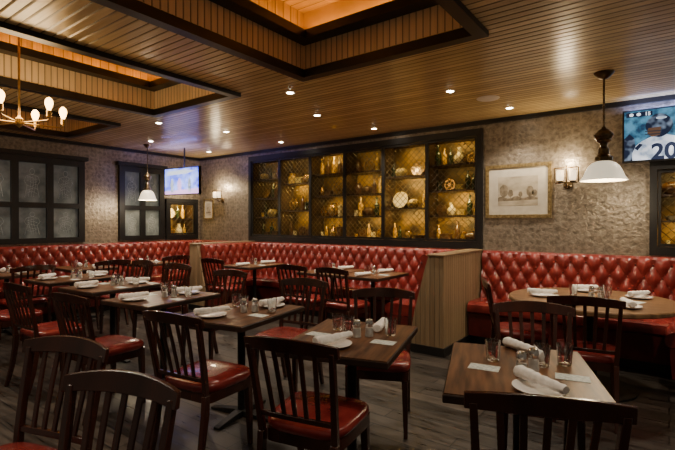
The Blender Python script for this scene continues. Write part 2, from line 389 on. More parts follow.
def cabinet(name, label, origin, rz, W, z0, z1, nb, nsh, depth=.34, power=12, group='curios and bottles on the cabinet shelves', spacing=.06, rw=.0042):
    e = empty(name, label, 'cabinet', (origin[0], origin[1], z0), rz)
    H = z1 - z0; MW = Matrix.Translation((origin[0], origin[1], z0)) @ Matrix.Rotation(rz, 4, 'Z')
    bm = NB()
    box(bm, 0, .02, 0, depth, 0, H); box(bm, W - .02, W, 0, depth, 0, H); box(bm, .02, W - .02, 0, depth, 0, .03); box(bm, .02, W - .02, 0, depth, H - .03, H)
    bw = (W - .06) / nb
    for i in range(1, nb): box(bm, .03 + i * bw - .008, .03 + i * bw + .008, 0, depth - .016, .03, H - .03)
    mk('body', bm, M_shelf, e, smooth=False)
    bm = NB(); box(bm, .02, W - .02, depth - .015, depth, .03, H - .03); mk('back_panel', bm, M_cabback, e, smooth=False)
    bm = NB()
    for q in cells(-.04, W + .04, -.05, H + .05, [(.025, W - .025, .035, H - .035)]): box(bm, q[0], q[1], -.05, -.001, q[2], q[3])
    mk('surround_frame', bm, M_black, e, smooth=False)
    for i in range(nb):
        a = .03 + i * bw
        gaps = nsh if i % 3 != 1 else max(2, nsh - 1) if nsh > 2 else nsh
        gap = (H - .06) / gaps; zs = []
        for k in range(gaps):
            z = .03 + k * gap; zs.append(z if k == 0 else z + .009)
            if k:
                bm = NB(); box(bm, a + .009, a + bw - .009, .02, depth - .016, z - .011, z + .009); mk('shelf', bm, M_shelf, e, smooth=False)
            en = power / (nb * gaps) * random.choice([.4, .8, 1, 1.3, 1.8]) * (.75 + .5 * i / nb)
            lw = bw * random.uniform(.45, .8)
            area('cabinet_light', (a + bw * random.uniform(.42, .58), .045, z + gap - .025), (math.radians(28), 0, 0), lw, .02, en, (1, .68, .20), e)
        bm = NB()
        for q in cells(a + .002, a + bw - .002, .04, H - .04, [(a + .026, a + bw - .026, .068, H - .068)]): box(bm, q[0], q[1], -.035, -.005, q[2], q[3])
        d = mk('door', bm, M_black, e, smooth=False)
        bm = NB()
        xa, xb, za, zb = a + .026, a + bw - .026, .068, H - .068
        w_, h_ = xb - xa, zb - za; r = rw
        for sgn in (1, -1):
            c = -h_ if sgn == 1 else 0
            lim = w_ if sgn == 1 else w_ + h_
            c += spacing / 2
            while c < lim:
                if sgn == 1: zlo, zhi = max(0, -c), min(h_, w_ - c)
                else: zlo, zhi = max(0, c - w_), min(h_, c)
                if zhi - zlo > .01:
                    p0 = Vector((xa + c + sgn * zlo, -.02 + sgn * .004, za + zlo)); p1 = Vector((xa + c + sgn * zhi, -.02 + sgn * .004, za + zhi))
                    t = (p1 - p0).normalized(); nn = Vector((0, 1, 0)); s_ = t.cross(nn)
                    rings = [[p + r * (s_ * math.cos(q) + nn * math.sin(q)) for q in (0, 2 * pi / 3, 4 * pi / 3)] for p in (p0, p1)]
                    loops(bm, rings, False, False)
                c += spacing
        mk('wire_mesh', bm, M_wire, d)
        for z in zs:
            x = a + .025 + random.uniform(0, .03)
            while x < a + bw - .05:
                kind = random.choice(['bottle'] * 5 + ['jar', 'jug', 'bowl', 'keg', 'basket', 'plate', 'gear_wheel', 'gear_wheel', 'glass', 'glass', 'canister', 'canister', 'wooden_box', 'wooden_box'])
                sc = random.uniform(.72, 1.12) * min(1, gap / .35)
                hw = HW[kind] * sc
                if x + 2 * hw > a + bw - .02: 
                    kind = 'bottle'; hw = HW[kind] * sc
                    if x + 2 * hw > a + bw - .02: break
                cab_item(kind, MW @ Vector((x + hw, .19 + random.uniform(-.02, .005), z + .0005)), rz, sc, group)
                x += 2 * hw + random.choice([.006, .01, .02, .05])
    return e

cabinet('display_cabinet', 'long black wire-mesh display cabinet glowing amber inside', (CAB[0], YW), 0, CAB[1] - CAB[0], CAB[2], CAB[3], 6, 4, power=44, spacing=.085, rw=.0048)
cabinet('display_cabinet', 'low black wire-mesh display cabinet below the television', (CAB2[0], YW), 0, CAB2[1] - CAB2[0], CAB2[2], CAB2[3], 3, 3, power=24, group='bottles in the low wall cabinet', spacing=.09)
cabinet('display_cabinet', 'small lit shelf cabinet recessed in the wall', (XL, NIC[0]), pi / 2, NIC[1] - NIC[0], NIC[2], NIC[3], 1, 2, power=10, group='bottles in the small wall cabinet', spacing=.12, rw=.003)

# ---------------------------------------------------------------- banquettes
def path_sample(pts, r, ds):
    pts = [Vector(p) for p in pts]; poly = [pts[0]]
    for i in range(1, len(pts) - 1):
        a, b_, c = pts[i - 1], pts[i], pts[i + 1]
        d1 = (b_ - a).normalized(); d2 = (c - b_).normalized()
        s, e = b_ - d1 * r, b_ + d2 * r; cen = s + d2 * r
        for k in range(0, 13):
            t = k / 12 * pi / 2
            poly.append(cen - d2 * r * math.cos(t) + d1 * r * math.sin(t))
    poly.append(pts[-1])
    out = []; S = [0]
    for a, b_ in zip(poly[:-1], poly[1:]): S.append(S[-1] + (b_ - a).length)
    n_ = max(2, int(S[-1] / ds)); j = 0
    for i in range(n_ + 1):
        s = S[-1] * i / n_
        while j < len(S) - 2 and S[j + 1] < s: j += 1
        d = (poly[j + 1] - poly[j]); f = (s - S[j]) / max(d.length, 1e-6); p = poly[j] + d * f; d.normalize()
        out.append((p, Vector((-d.y, d.x)), s))
    res = []
    for i, (p, nn, s) in enumerate(out):
        a = sum((out[max(0, min(len(out) - 1, i + k))][1] for k in (-2, -1, 0, 1, 2)), Vector((0, 0)))
        res.append((p, a.normalized(), s))
    return res

def banquette(label, pts, depth=.56, top=1.05, r=.24):
    e = empty('banquette', label, 'booth seat', (pts[0][0], pts[0][1], 0))
    off = Vector((pts[0][0], pts[0][1], 0))
    sm = path_sample(pts, r, .015)
    A, B = .15, .125
    z0 = .44; prof = []
    nh = 36
    for k in range(nh + 1):
        z = z0 + (top - .06 - z0) * k / nh
        prof.append((.17 - .06 * k / nh, z, 1))
    for k in range(1, 7):
        t = k / 6 * pi
        prof.append((.055 + .055 * math.cos(t), top - .06 + .06 * math.sin(t), 0 if k > 2 else .5))
    prof.append((.0, z0, 0))
    bm = NB(); rings = []
    for p, nn, s in sm:
        ring = []
        for o_, z, w in prof:
            h = z - z0 - .02
            u = s / A + h / (2 * B); v = s / A - h / (2 * B)
            puff = (abs(math.sin(pi * u)) * abs(math.sin(pi * v))) ** .5 if w else 0
            q = o_ + w * .046 * (puff - .5)
            ring.append(Vector((p.x + nn.x * q, p.y + nn.y * q, z)) - off)
        rings.append(ring)
    loops(bm, rings)
    mk('backrest', bm, M_red, e)
    bm = NB(); L = sm[-1][2]
    for row in range(0, 6):
        h = B * row
        z = z0 + .02 + h
        if z > top - .08: break
        k0 = 0
        while True:
            s = A * (k0 + (0 if row % 2 == 0 else .5)); k0 += 1
            if s > L: break
            i = min(len(sm) - 1, int(s / L * (len(sm) - 1) + .5)); p, nn, _ = sm[i]
            q = .17 - .06 * (z - z0) / (top - .06 - z0) - .017
            c = Vector((p.x + nn.x * q, p.y + nn.y * q, z)) - off
            bmesh.ops.create_icosphere(bm, subdivisions=1, radius=.011, matrix=Matrix.Translation(c))
    b_ = mk('tufting_buttons', bm, M_button, e); b_['kind'] = 'stuff'
    P = [Vector(p) for p in pts]; dirs = [(b2 - a2).normalized() for a2, b2 in zip(P[:-1], P[1:])]
    N = [Vector((-d.y, d.x)) for d in dirs]; mit = [N[0]] + [(n1 + n2) / (1 + n1.dot(n2)) for n1, n2 in zip(N[:-1], N[1:])] + [N[-1]]
    def sweep(profile, name, mat_, bev=0):
        bm = NB(); loops(bm, [[Vector((p.x + m_.x * o_, p.y + m_.y * o_, z)) - off for o_, z in profile] for p, m_ in zip(P, mit)])
        mk(name, bm, mat_, e, bevel=bev)
    D = depth
    sweep([(.02, .36), (D - .02, .36), (D + .005, .38), (D + .012, .42), (D, .46), (D - .04, .485), (D - .15, .49), (.15, .475), (.02, .47)], 'seat', M_redseat)
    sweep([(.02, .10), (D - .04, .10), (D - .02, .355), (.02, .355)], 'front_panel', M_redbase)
    sweep([(.02, 0), (D - .09, 0), (D - .09, .098), (.02, .098)], 'plinth', M_black)
    return e

banquette('red button-tufted leather banquette wrapping the booth below the display cabinet', [(-2.06, 4.44), (-2.06, 5.62), (-5.98, 5.62), (-5.98, 4.44)], depth=.54)
banquette('red button-tufted leather corner banquette behind the round table', [(.60, 4.62), (.60, 5.64), (-1.86, 5.64)], depth=.62)
banquette('red button-tufted leather banquette under the shuttered windows', [(-6.22, 5.62), (-7.62, 5.62), (-7.62, .6)], depth=.54)

def divider(label, x_out, x_in, flip):
    e = empty('booth_divider', label, 'partition', ((x_out + x_in) / 2, 5.0, 0)); ox = (x_out + x_in) / 2; oy = 5.0
    a, b_ = min(x_out, x_in), max(x_out, x_in)
    bm = NB(); box(bm, a - ox, b_ - ox, 4.43 - oy, YW - .002 - oy, 0, 1.04); mk('side_panel', bm, M_divy, e, smooth=False)
    bm = NB(); s = flip
    pts = [(x_out - ox, 0), (x_in + s * .20 - ox, 0), (x_in + s * .19 - ox, .30), (x_in + s * .15 - ox, .50), (x_in + s * .09 - ox, .72), (x_in + s * .04 - ox, .92), (x_in - ox, 1.04), (x_out - ox, 1.04)]
    loops(bm, [[Vector((x, y - oy, z)) for x, z in pts] for y in (4.39, 4.43)]); mk('end_panel', bm, M_divx, e, smooth=False)
    bm = NB(); box(bm, a - .012 - ox, b_ + .012 - ox, 4.375 - oy, YW - .055 - oy, 1.0405, 1.062); mk('cap', bm, M_tan, e, bevel=.006, smooth=False)
    bm = NB(); box(bm, min(x_out, x_out - s * .015) - ox, max(x_out, x_out - s * .015) - ox, 4.375 - oy, YW - .003 - oy, 0, .09)
    box(bm, min(x_out, x_in + s * .20) - ox, max(x_out, x_in + s * .20) - ox, 4.375 - oy, 4.389 - oy, 0, .09); mk('baseboard', bm, M_black, e, smooth=False)
divider('tan beadboard half wall with black base between booths', -1.88, -2.05, -1)
divider('tan beadboard half wall at the far end of the booth', -6.19, -6.0, 1)

# ---------------------------------------------------------------- dining chair
def rounded_outline(hx, hy, z, n_=28, p=4.5, taper=.0):
    o = []
    for i in range(n_):
        t = 2 * pi * i / n_; c, s = math.cos(t), math.sin(t)
        x = hx * math.copysign(abs(c) ** (2 / p), c); y = hy * math.copysign(abs(s) ** (2 / p), s)
        o.append(Vector((x * (1 + taper * y / hy), y, z)))
    return o
def build_chair():
    e = empty('dining_chair', 'dark mahogany slat-back dining chair with red vinyl seat', 'chair', group='mahogany dining chairs')
    bm = NB(); loops(bm, [[v + Vector((0, .015, 0)) for v in rounded_outline(.215 * s, .205 * s, z, taper=.06)] for s, z in ((.97, .432), (1.0, .442), (1.01, .455), (1.0, .468), (.96, .479), (.85, .486), (.5, .49), (.1, .491))])
    mk('seat', bm, M_redseat, e)
    bm = NB()
    loops(bm, [[v + Vector((0, .015, 0)) for v in rounded_outline(.205, .195, z, p=9, taper=.06)] for z in (.375, .431)]); mk('seat_frame', bm, M_wood, e)
    for sx in (-1, 1):
        bm = NB(); bar(bm, (sx * .185, .175, .375), (sx * .192, .185, 0), .04, .04, .026, .026); mk('leg', bm, M_wood, e, bevel=.004)
        bm = NB(); rr = []
        for z, y, w, d in ((0, -.265, .026, .032), (.15, -.225, .03, .036), (.32, -.198, .032, .040), (.43, -.192, .032, .040)):
            rr.append([Vector((sx * .188 + a * w / 2, y + b_ * d / 2, z)) for a, b_ in ((-1, -1), (1, -1), (1, 1), (-1, 1))])
        loops(bm, rr); mk('leg', bm, M_wood, e, bevel=.004)
    bm = NB()
    def yb(x, z):
        t = max(0, (z - .43) / .45); return -.192 - .075 * t ** 1.25 - .034 * t * (1 - (x / .23) ** 2)
    for sx in (-1, 1):
        rr = []
        for z in (.4305, .52, .62, .72, .85):
            x = sx * (.188 + .022 * (z - .43) / .45); w = .030 - .006 * (z - .43) / .4; y = yb(x, z)
            rr.append([Vector((x + a * w / 2, y + b_ * .030 / 2, z)) for a, b_ in ((-1, -1), (1, -1), (1, 1), (-1, 1))])
        loops(bm, rr)
    rr = []; n_ = 16
    for i in range(n_ + 1):
        x = -.236 + .472 * i / n_; k = 1 - (x / .236) ** 2
        zt = .878 + .024 * k; zb = .825 + .010 * k
        yt, yb_ = yb(x, zt), yb(x, zb)
        rr.append([Vector((x, yb_ - .011, zb)), Vector((x, yt - .009, zt)), Vector((x, yt + .009, zt)), Vector((x, yb_ + .011, zb))])
    loops(bm, rr)
    rr = []
    for i in range(9):
        x = -.18 + .36 * i / 8; rr.append([Vector((x, yb(x, z) + s, z)) for z, s in ((.505, -.009), (.53, -.009), (.53, .009), (.505, .009))])
    loops(bm, rr)
    for i in range(5):
        x0 = -.115 + .0575 * i; rr = []
        for z in (.525, .62, .72, .836):
            x = x0 * (1 + .15 * (z - .53) / .3); y = yb(x, z); w = .022
            rr.append([Vector((x + a * w / 2, y + b_ * .012 / 2, z)) for a, b_ in ((-1, -1), (1, -1), (1, 1), (-1, 1))])
        loops(bm, rr)
    mk('backrest', bm, M_wood, e, bevel=.003)
    return e
CH = build_chair(); CK = kidtree(CH)
R = math.radians
chairs = [(-1.39, 1.71, 12), (-2.29, 1.74, 8), (-3.45, 1.70, 5), (-4.38, 1.68, 4), (-5.4, 1.72, 4),
          (-1.62, 2.68, 205), (-.60, 2.72, 199), (-2.56, 2.76, 190), (-3.66, 2.84, 186), (-4.7, 2.92, 184), (-5.55, 2.96, 182),
          (-1.36, .50, 197), (-2.00, .60, 197),
          (-.50, 3.72, 8), (-1.06, 4.10, -68),
          (-3.62, 4.22, 3), (-2.99, 4.22, -4), (-5.12, 4.25, 2),
          (-6.22, 2.1, 92), (-6.22, 3.05, 88), (-6.24, 4.0, 91)]
CH.location = (-.39, 1.68, 0); CH.rotation_euler = (0, 0, R(22))
CH['label'] = 'dark mahogany slat-back dining chair pushed up to a set table'
for x, y, a in chairs: clone(CH, CK, (x, y, 0), R(a), label='dark mahogany slat-back dining chair with red vinyl seat')

# ---------------------------------------------------------------- tables
def build_table(name, w, l, label, cat='table'):
    e = empty(name, label, cat, group='walnut restaurant tables')
    bm = NB(); box(bm, -w / 2 + .006, w / 2 - .006, -l / 2 + .006, l / 2 - .006, .7461, .75); mk('table_top', bm, M_table, e, smooth=False)
    bm = NB(); box(bm, -w / 2, w / 2, -l / 2, l / 2, .712, .746); mk('table_edge', bm, M_edge, e, bevel=.005, smooth=False, label='darker edge band')
    bm = NB(); box(bm, -.11, .11, -.13, .13, .70, .7119); lathe(bm, [(.028, .045), (.028, .69), (.06, .70)], 16); mk('column', bm, M_iron, e)
    bm = NB()
    for a in (0, pi / 2):
        M = Matrix.Rotation(a, 4, 'Z')
        rr = []
        for x, h, w_ in ((-.27, .016, .05), (-.05, .045, .06), (.05, .045, .06), (.27, .016, .05)):
            rr.append([M @ Vector((x, -w_ / 2, 0)), M @ Vector((x, w_ / 2, 0)), M @ Vector((x, w_ / 2, h)), M @ Vector((x, -w_ / 2, h))])
        loops(bm, rr)
    mk('pedestal_base', bm, M_iron, e, bevel=.004)
    return e
T = build_table('dining_table', .61, .77, 'square walnut-topped dining table on a black pedestal base'); TK = kidtree(T)
tables = [(-.53, 2.07, 19), (-1.45, 2.10, 16), (-2.50, 2.21, 10), (-3.55, 2.25, 6), (-4.6, 2.34, 4), (-5.6, 2.38, 3),
          (-6.79, 2.1, 90), (-6.79, 3.05, 90), (-6.79, 4.0, 90), (-3.62, 4.79, 0), (-2.99, 4.79, 0), (-5.12, 4.79, 0)]
T.location = (*tables[0][:2], 0); T.rotation_euler = (0, 0, R(tables[0][2])); T['label'] = 'walnut-topped dining table set for two on black pedestal'
for x, y, a in tables[1:]:
    clone(T, TK, (x, y, 0), R(a), label='square walnut-topped dining table on a black pedestal base')

RT = (-.54, 4.35)
e = empty('round_table', 'large round wood-topped table beneath the pendant lamp', 'table', (*RT, 0))
bm = NB(); lathe(bm, [(0, .71), (.63, .71), (.65, .72), (.65, .742), (.642, .75), (0, .75)], 56); mk('table_top', bm, M_rtable, e)
bm = NB(); lathe(bm, [(.05, .05), (.05, .68), (.16, .709)], 20); mk('column', bm, M_iron, e)
bm = NB(); lathe(bm, [(0, 0), (.34, 0), (.34, .015), (.1, .045), (.05, .06)], 32); mk('pedestal_base', bm, M_iron, e)

# ---------------------------------------------------------------- tableware
def one(name, bm, mat_, label, cat, group):
    o = mk(name, bm, mat_); o['label'] = label; o['category'] = cat; o['group'] = group; return o
bm = NB(); lathe(bm, [(0, 0), (.05, 0), (.056, .004), (.098, .014), (.10, .018), (.095, .018), (.056, .008), (0, .007)], 32)
S_plate = one('plate', bm, M_china, 'small round white china plate', 'plate', 'plates on the tables')
bm = NB(); rings = []
for k in range(21):
    x = -.12 + .24 * k / 20; r0 = .023 + .004 * math.cos(k / 20 * pi) + .0015 * math.sin(k * 1.7)
    if k in (0, 20): r0 *= .8
    if k in (9, 10): r0 *= .88
    rings.append([Vector((x, r0 * math.cos(t) * 1.1 * (1 + .05 * math.sin(4 * t + k * .1)), .021 + r0 * .9 * math.sin(t) * (1 + .06 * math.sin(3 * t + k * .15)))) for t in [2 * pi * j / 18 for j in range(18)]])
loops(bm, rings)
zmin = min(v.co.z for v in bm.verts)
for v in bm.verts: v.co.z -= zmin
S_nap = one('rolled_napkin', bm, M_white, 'rolled white linen napkin around cutlery', 'napkin', 'rolled napkins on the tables')
bm = NB(); box(bm, -.065, .065, -.04, .04, 0, .0015)
S_card = one('paper_card', bm, M_card, 'pale printed paper card lying flat', 'card', 'paper cards on the tables')
bm = NB(); lathe(bm, [(0, 0), (.026, 0), (.029, .004), (.036, .095), (.0335, .095), (.026, .012), (0, .011)], 20)
S_glass = one('drinking_glass', bm, M_glass, 'small clear drinking glass', 'glass', 'drinking glasses on the tables')
S_shak = empty('salt_shaker', 'glass salt shaker with metal cap', 'shaker', group='salt and pepper shakers on the tables')
bm = NB(); lathe(bm, [(0, 0), (.024, 0), (.025, .01), (.020, .07), (0, .07)], 16); mk('body', bm, M_glass, S_shak)
bm = NB(); lathe(bm, [(.0195, .0702), (.022, .071), (.022, .088), (.015, .099), (0, .101)], 16); mk('cap', bm, M_chrome, S_shak, label='chrome screw cap')
bm = NB(); lathe(bm, [(0, .001), (.019, .001), (.018, .05), (0, .05)], 12); mk('salt', bm, M_white, S_shak)
SK = kidtree(S_shak)
used = {}
def put(src, kids, x, y, z, rz):
    if src.name not in used:
        used[src.name] = 1; src.location = (x, y, z); src.rotation_euler = (0, 0, rz); return src
    return clone(src, kids, (x, y, z), rz)
def lay(table, items):
    tx, ty, ta = table; a = R(ta); c, s = math.cos(a), math.sin(a)
    for kind, lx, ly, lr in items:
        x, y = tx + lx * c - ly * s, ty + lx * s + ly * c; z = .7502; r = a + R(lr)
        if kind == 'setting':
            put(S_plate, [], x, y, z, r); put(S_nap, [], x + .003, y, z + .0182, r)
        elif kind == 'nap': put(S_nap, [], x, y, z, r)
        elif kind == 'card': put(S_card, [], x, y, z, r)
        elif kind == 'glass': put(S_glass, [], x, y, z, r)
        elif kind == 'shaker': put(S_shak, SK, x, y, z, r)
lay(tables[0], [('setting', .05, -.25, -52), ('nap', .04, .29, -50), ('card', -.15, -.02, -10), ('card', .2, -.05, -8), ('glass', -.11, .10, 0), ('shaker', .0, -.07, 0), ('shaker', .055, .0, 0), ('glass', .2, .13, 0), ('glass', .10, .08, 0)])
lay(tables[1], [('setting', -.03, -.22, 60), ('nap', .10, .25, 95), ('card', -.2, -.02, -8), ('card', .2, -.06, -5), ('glass', -.05, .09, 0), ('shaker', .03, .0, 0), ('shaker', .09, .04, 0), ('glass', .20, .10, 0), ('glass', -.13, .12, 0)])
for i, t in enumerate(tables[2:6]):
    j = lambda v: v + random.uniform(-.02, .02)
    lay(t, [('setting', j(-.06), j(-.24), 60 + 20 * i), ('setting', j(.08), j(.24), 80 - 15 * i), ('card', j(-.2), j(.02), -8), ('card', j(.2), j(-.05), -5), ('glass', j(-.05), j(.09), 0), ('shaker', .03, -.01, 0), ('shaker', .09, .04, 0), ('glass', j(.21), j(.12), 0), ('glass', -.16, .14, 0)])
for t in tables[6:]:
    lay(t, [('nap', .02, -.25, 70 + random.uniform(-20, 20)), ('nap', .04, .25, 70), ('glass', -.12, .06, 0), ('shaker', .02, .0, 0), ('card', .17, -.02, 0)])
lay((RT[0], RT[1], 0), [('setting', -.36, -.12, 20), ('setting', -.1, .40, 40), ('setting', .33, .25, 60), ('setting', .28, -.30, 110), ('setting', -.12, -.42, 0), ('glass', -.15, .12, 0), ('glass', .1, .25, 0), ('glass', .12, -.15, 0), ('shaker', .0, .05, 0), ('shaker', .07, .03, 0), ('card', -.12, -.15, 20), ('card', .33, 0, 70)])

# ---------------------------------------------------------------- pendants
def pendant(loc, zb, label, s=1):
    e = empty('pendant_lamp', label, 'lamp', (loc[0], loc[1], ZC)); d = zb - ZC; e.scale = (s, s, 1)
    bm = NB(); lathe(bm, [(0, -.06), (.03, -.055), (.05, -.04), (.075, -.012), (.08, -.001), (0, -.0005)], 24); mk('ceiling_canopy', bm, M_dbrass, e)
    bm = NB(); tube(bm, [(0, 0, -.035), (0, 0, d + .44)], .008, 8)
    z = -.08
    while z > d + .47: lathe(bm, [(.004, z - .008), (.013, z), (.004, z + .008)], 8); z -= .035
    mk('stem', bm, M_dbrass, e)
    bm = NB(); lathe(bm, [(0, d + .46), (.014, d + .46), (.02, d + .445), (.045, d + .43), (.05, d + .42), (.068, d + .405), (.075, d + .39), (.072, d + .375), (.055, d + .35), (.06, d + .34), (.03, d + .32), (.024, d + .29), (.032, d + .285), (.042, d + .27), (.040, d + .25), (.048, d + .22), (.054, d + .21), (.068, d + .20), (.068, d + .165), (0, d + .165)], 24); mk('socket_housing', bm, M_dbrass, e)
    bm = NB(); lathe(bm, [(.052, d + .164), (.088, d + .15), (.118, d + .12), (.138, d + .08), (.155, d + .035), (.180, d), (.174, d), (.145, d + .04), (.128, d + .08), (.108, d + .112), (.08, d + .14), (.045, d + .154)], 72, rib=.0024)
    mk('shade', bm, M_opal, e, label='ribbed white opal glass shade')
    point('pendant_glow', (0, 0, d - .02), 17, (1, .82, .56), .06, e)
    return e
pendant((-.46, 4.46), 1.755, 'bronze pendant lamp with white glass shade above the round table')
pendant((-6.95, 4.12), 1.76, 'bronze pendant lamp with white glass shade by the shuttered window', .8)

# ---------------------------------------------------------------- chandelier
e = empty('chandelier', 'brass multi-arm chandelier with bright exposed bulbs', 'chandelier', (-4.17, 1.38, ZT), rz=.35)
zc = 2.19 - ZT
bm = NB(); lathe(bm, [(0, -.03), (.05, -.03), (.07, 0), (0, 0)], 24); mk('ceiling_canopy', bm, M_brass, e)
bm = NB(); tube(bm, [(0, 0, -.02), (0, 0, zc)], .008, 10); lathe(bm, [(0, zc - .04), (.012, zc - .03), (.03, zc - .01), (.03, zc + .03), (.012, zc + .045), (.008, zc + .06)], 20); mk('stem', bm, M_brass, e)
for k in range(6):
    a = k * pi / 3; c, s = math.cos(a), math.sin(a)
    bm = NB(); P_ = [(.02, zc), (.29, zc), (.302, zc + .008), (.305, zc + .03)]
    tube(bm, [(r * c, r * s, z) for r, z in P_], .0065, 8)
    lathe(bm, [(.008, 0), (.018, .004), (.018, .05), (0, .05)], 14, Matrix.Translation((.305 * c, .305 * s, zc + .025)))
    mk('arm', bm, M_brass, e)
    bm = NB(); lathe(bm, [(.012, 0), (.015, .012), (.024, .034), (.029, .058), (.026, .080), (.014, .098), (.003, .104)], 16, Matrix.Translation((.305 * c, .305 * s, zc + .0755))); mk('light_bulb', bm, M_bulb, e, label='glowing warm exposed bulb')
point('chandelier_glow', (0, 0, zc + .12), 24, (1, .68, .34), .25, e)

# ---------------------------------------------------------------- sconces
def sconce(x, z, label):
    e = empty('wall_sconce', label, 'lamp', (x, YW - .001, z))
    bm = NB(); lathe(bm, [(0, 0), (.05, 0), (.05, .012), (.03, .022), (0, .022)], 20, Matrix.Translation((0, 0, -.02)) @ Matrix.Rotation(pi / 2, 4, 'X')); mk('backplate', bm, M_dbrass, e)
    bm = NB(); tube(bm, [(-.11, -.13, .0), (.11, -.13, .0)], .009, 8)
    tube(bm, [(-.12, -.13, .165), (.12, -.13, .165)], .007, 8); tube(bm, [(-.12, -.13, 0), (-.12, -.13, .165)], .007, 8); tube(bm, [(.12, -.13, 0), (.12, -.13, .165)], .007, 8); tube(bm, [(0, -.13, 0), (0, -.13, .19)], .007, 8)
    tube(bm, [(0, -.02, -.02), (0, -.08, -.05), (0, -.13, -.02), (0, -.13, 0)], .009, 8); mk('arm', bm, M_dbrass, e)
    for sx in (-1, 1):
        M = Matrix.Translation((sx * .062, -.13, 0))
        bm = NB(); lathe(bm, [(0, .0), (.025, .005), (.03, .02), (.0, .022)], 16, M); mk('cup', bm, M_dbrass, e)
        bm = NB(); lathe(bm, [(.026, .0225), (.036, .035), (.039, .08), (.036, .135), (.033, .135), (.036, .08), (.032, .037), (.024, .027)], 20, M); mk('glass_shade', bm, M_sglass, e, label='glowing glass shade')
    point('sconce_glow', (0, -.16, .24), 11, (1, .78, .48), .05, e)
sconce(-.93, 1.84, 'double glass-shaded wall sconce beside the framed print')
sconce(-6.95, 1.84, 'double glass-shaded wall sconce near the small framed print')

# ---------------------------------------------------------------- framed prints
def framed(x0, x1, z0, z1, fw, mw, label, trees):
    cx, cz = (x0 + x1) / 2, (z0 + z1) / 2; w, h = (x1 - x0) / 2, (z1 - z0) / 2
    e = empty('framed_print', label, 'picture', (cx, YW - .001, cz))
    bm = NB()
    for q in cells(-w, w, -h, h, [(-w + fw, w - fw, -h + fw, h - fw)]): box(bm, q[0], q[1], -.03, 0, q[2], q[3])
    mk('frame', bm, M_gold, e, smooth=False)
    bm = NB(); box(bm, -w + fw, w - fw, -.014, -.002, -h + fw, h - fw); mk('mat_board', bm, M_mat, e, smooth=False)
    k = fw + mw; W, H = w - k, h - k
    bm = NB(); box(bm, -W, W, -.0165, -.0142, -H, H); p = mk('print', bm, M_print, e, smooth=False)
    bm = NB(); rnd = random.Random(3)
    def poly(pts, y): bm.faces.new([bm.verts.new((x, y, z)) for x, z in pts])
    n_ = 24
    g = [(-W + 2 * W * i / n_, -H * .45 + H * .07 * math.sin(i * .7) + H * .03 * rnd.random()) for i in range(n_ + 1)]
    poly([(W, -H * .62), (-W, -H * .7)] + g, -.0169)
    for tx, ts in trees:
        n2 = 18; c0 = (W * tx, -H * .45 + ts * H * .55)
        poly([(c0[0] + W * .22 * ts * math.cos(a) * (1 + .25 * rnd.random()), c0[1] + H * .42 * ts * math.sin(a) * (1 + .25 * rnd.random())) for a in [2 * pi * i / n2 for i in range(n2)]], -.0172)
        poly([(c0[0] - .004, -H * .5), (c0[0] + .004, -H * .5), (c0[0] + .003, c0[1]), (c0[0] - .003, c0[1])], -.0174)
    mk('ink_sketch', bm, M_ink, p, smooth=False)
framed(-1.86, -1.10, 1.45, 2.10, .04, .11, 'gold-framed sepia landscape print on the patterned wall', [(-.7, .9), (-.35, .55), (.15, .4), (.62, .75), (.85, .5)])
framed(-7.5, -7.2, 1.45, 1.86, .03, .05, 'small gold-framed print on the patterned wall', [(-.3, .8), (.4, .5)])

# ---------------------------------------------------------------- televisions
def flat(bm, pts, y):
    bm.faces.new([bm.verts.new((x, y, z)) for x, z in pts])
def ell(cx, cz, rx, rz, n_=28): return [(cx + rx * math.cos(2 * pi * i / n_), cz + rz * math.sin(2 * pi * i / n_)) for i in range(n_)]
def text_mesh(s, size, x, z, y, mat_, parent, name, bold=.02):
    cu = bpy.data.curves.new(name, 'FONT'); cu.body = s; cu.size = size; cu.align_x = 'CENTER'; cu.offset = size * bold
    t = bpy.data.objects.new(name, cu); COL.objects.link(t); bpy.context.view_layer.update()
    me = bpy.data.meshes.new_from_object(t); bpy.data.objects.remove(t)
    me.materials.clear(); me.materials.append(mat_)
    o = bpy.data.objects.new(name, me); COL.objects.link(o); o.parent = parent; o.location = (x, y, z); o.rotation_euler = (pi / 2, 0, 0)
E_crowd = noisy('screen_blurred_crowd', (.008, .03, .07), (.06, .20, .32), 14, rough=.4, glow=1.5, detail=3)
E_jersey = noisy('screen_white_jersey', (.18, .24, .34), (.72, .80, .92), 11, rough=.4, glow=1.3, detail=3)
E_white = emissive('screen_white', (.80, .88, 1), 1.5); E_dark = emissive('screen_navy', (.01, .02, .06), .6)
E_helm = noisy('screen_helmet', (.008, .015, .04), (.16, .22, .32), 14, rough=.4, glow=1.0, detail=1, lo=.48, hi=.66)
E_skin = emissive('screen_skin', (.13, .07, .045), .8); E_gmask = emissive('screen_face_mask', (.03, .04, .06), .6)
E_vio = noisy('screen_violet_broadcast', (.04, .05, .60), (.30, .42, 1.0), 6, rough=.4, glow=3.0, detail=5)
E_pink = emissive('screen_pink', (.75, .45, .85), 1.6)
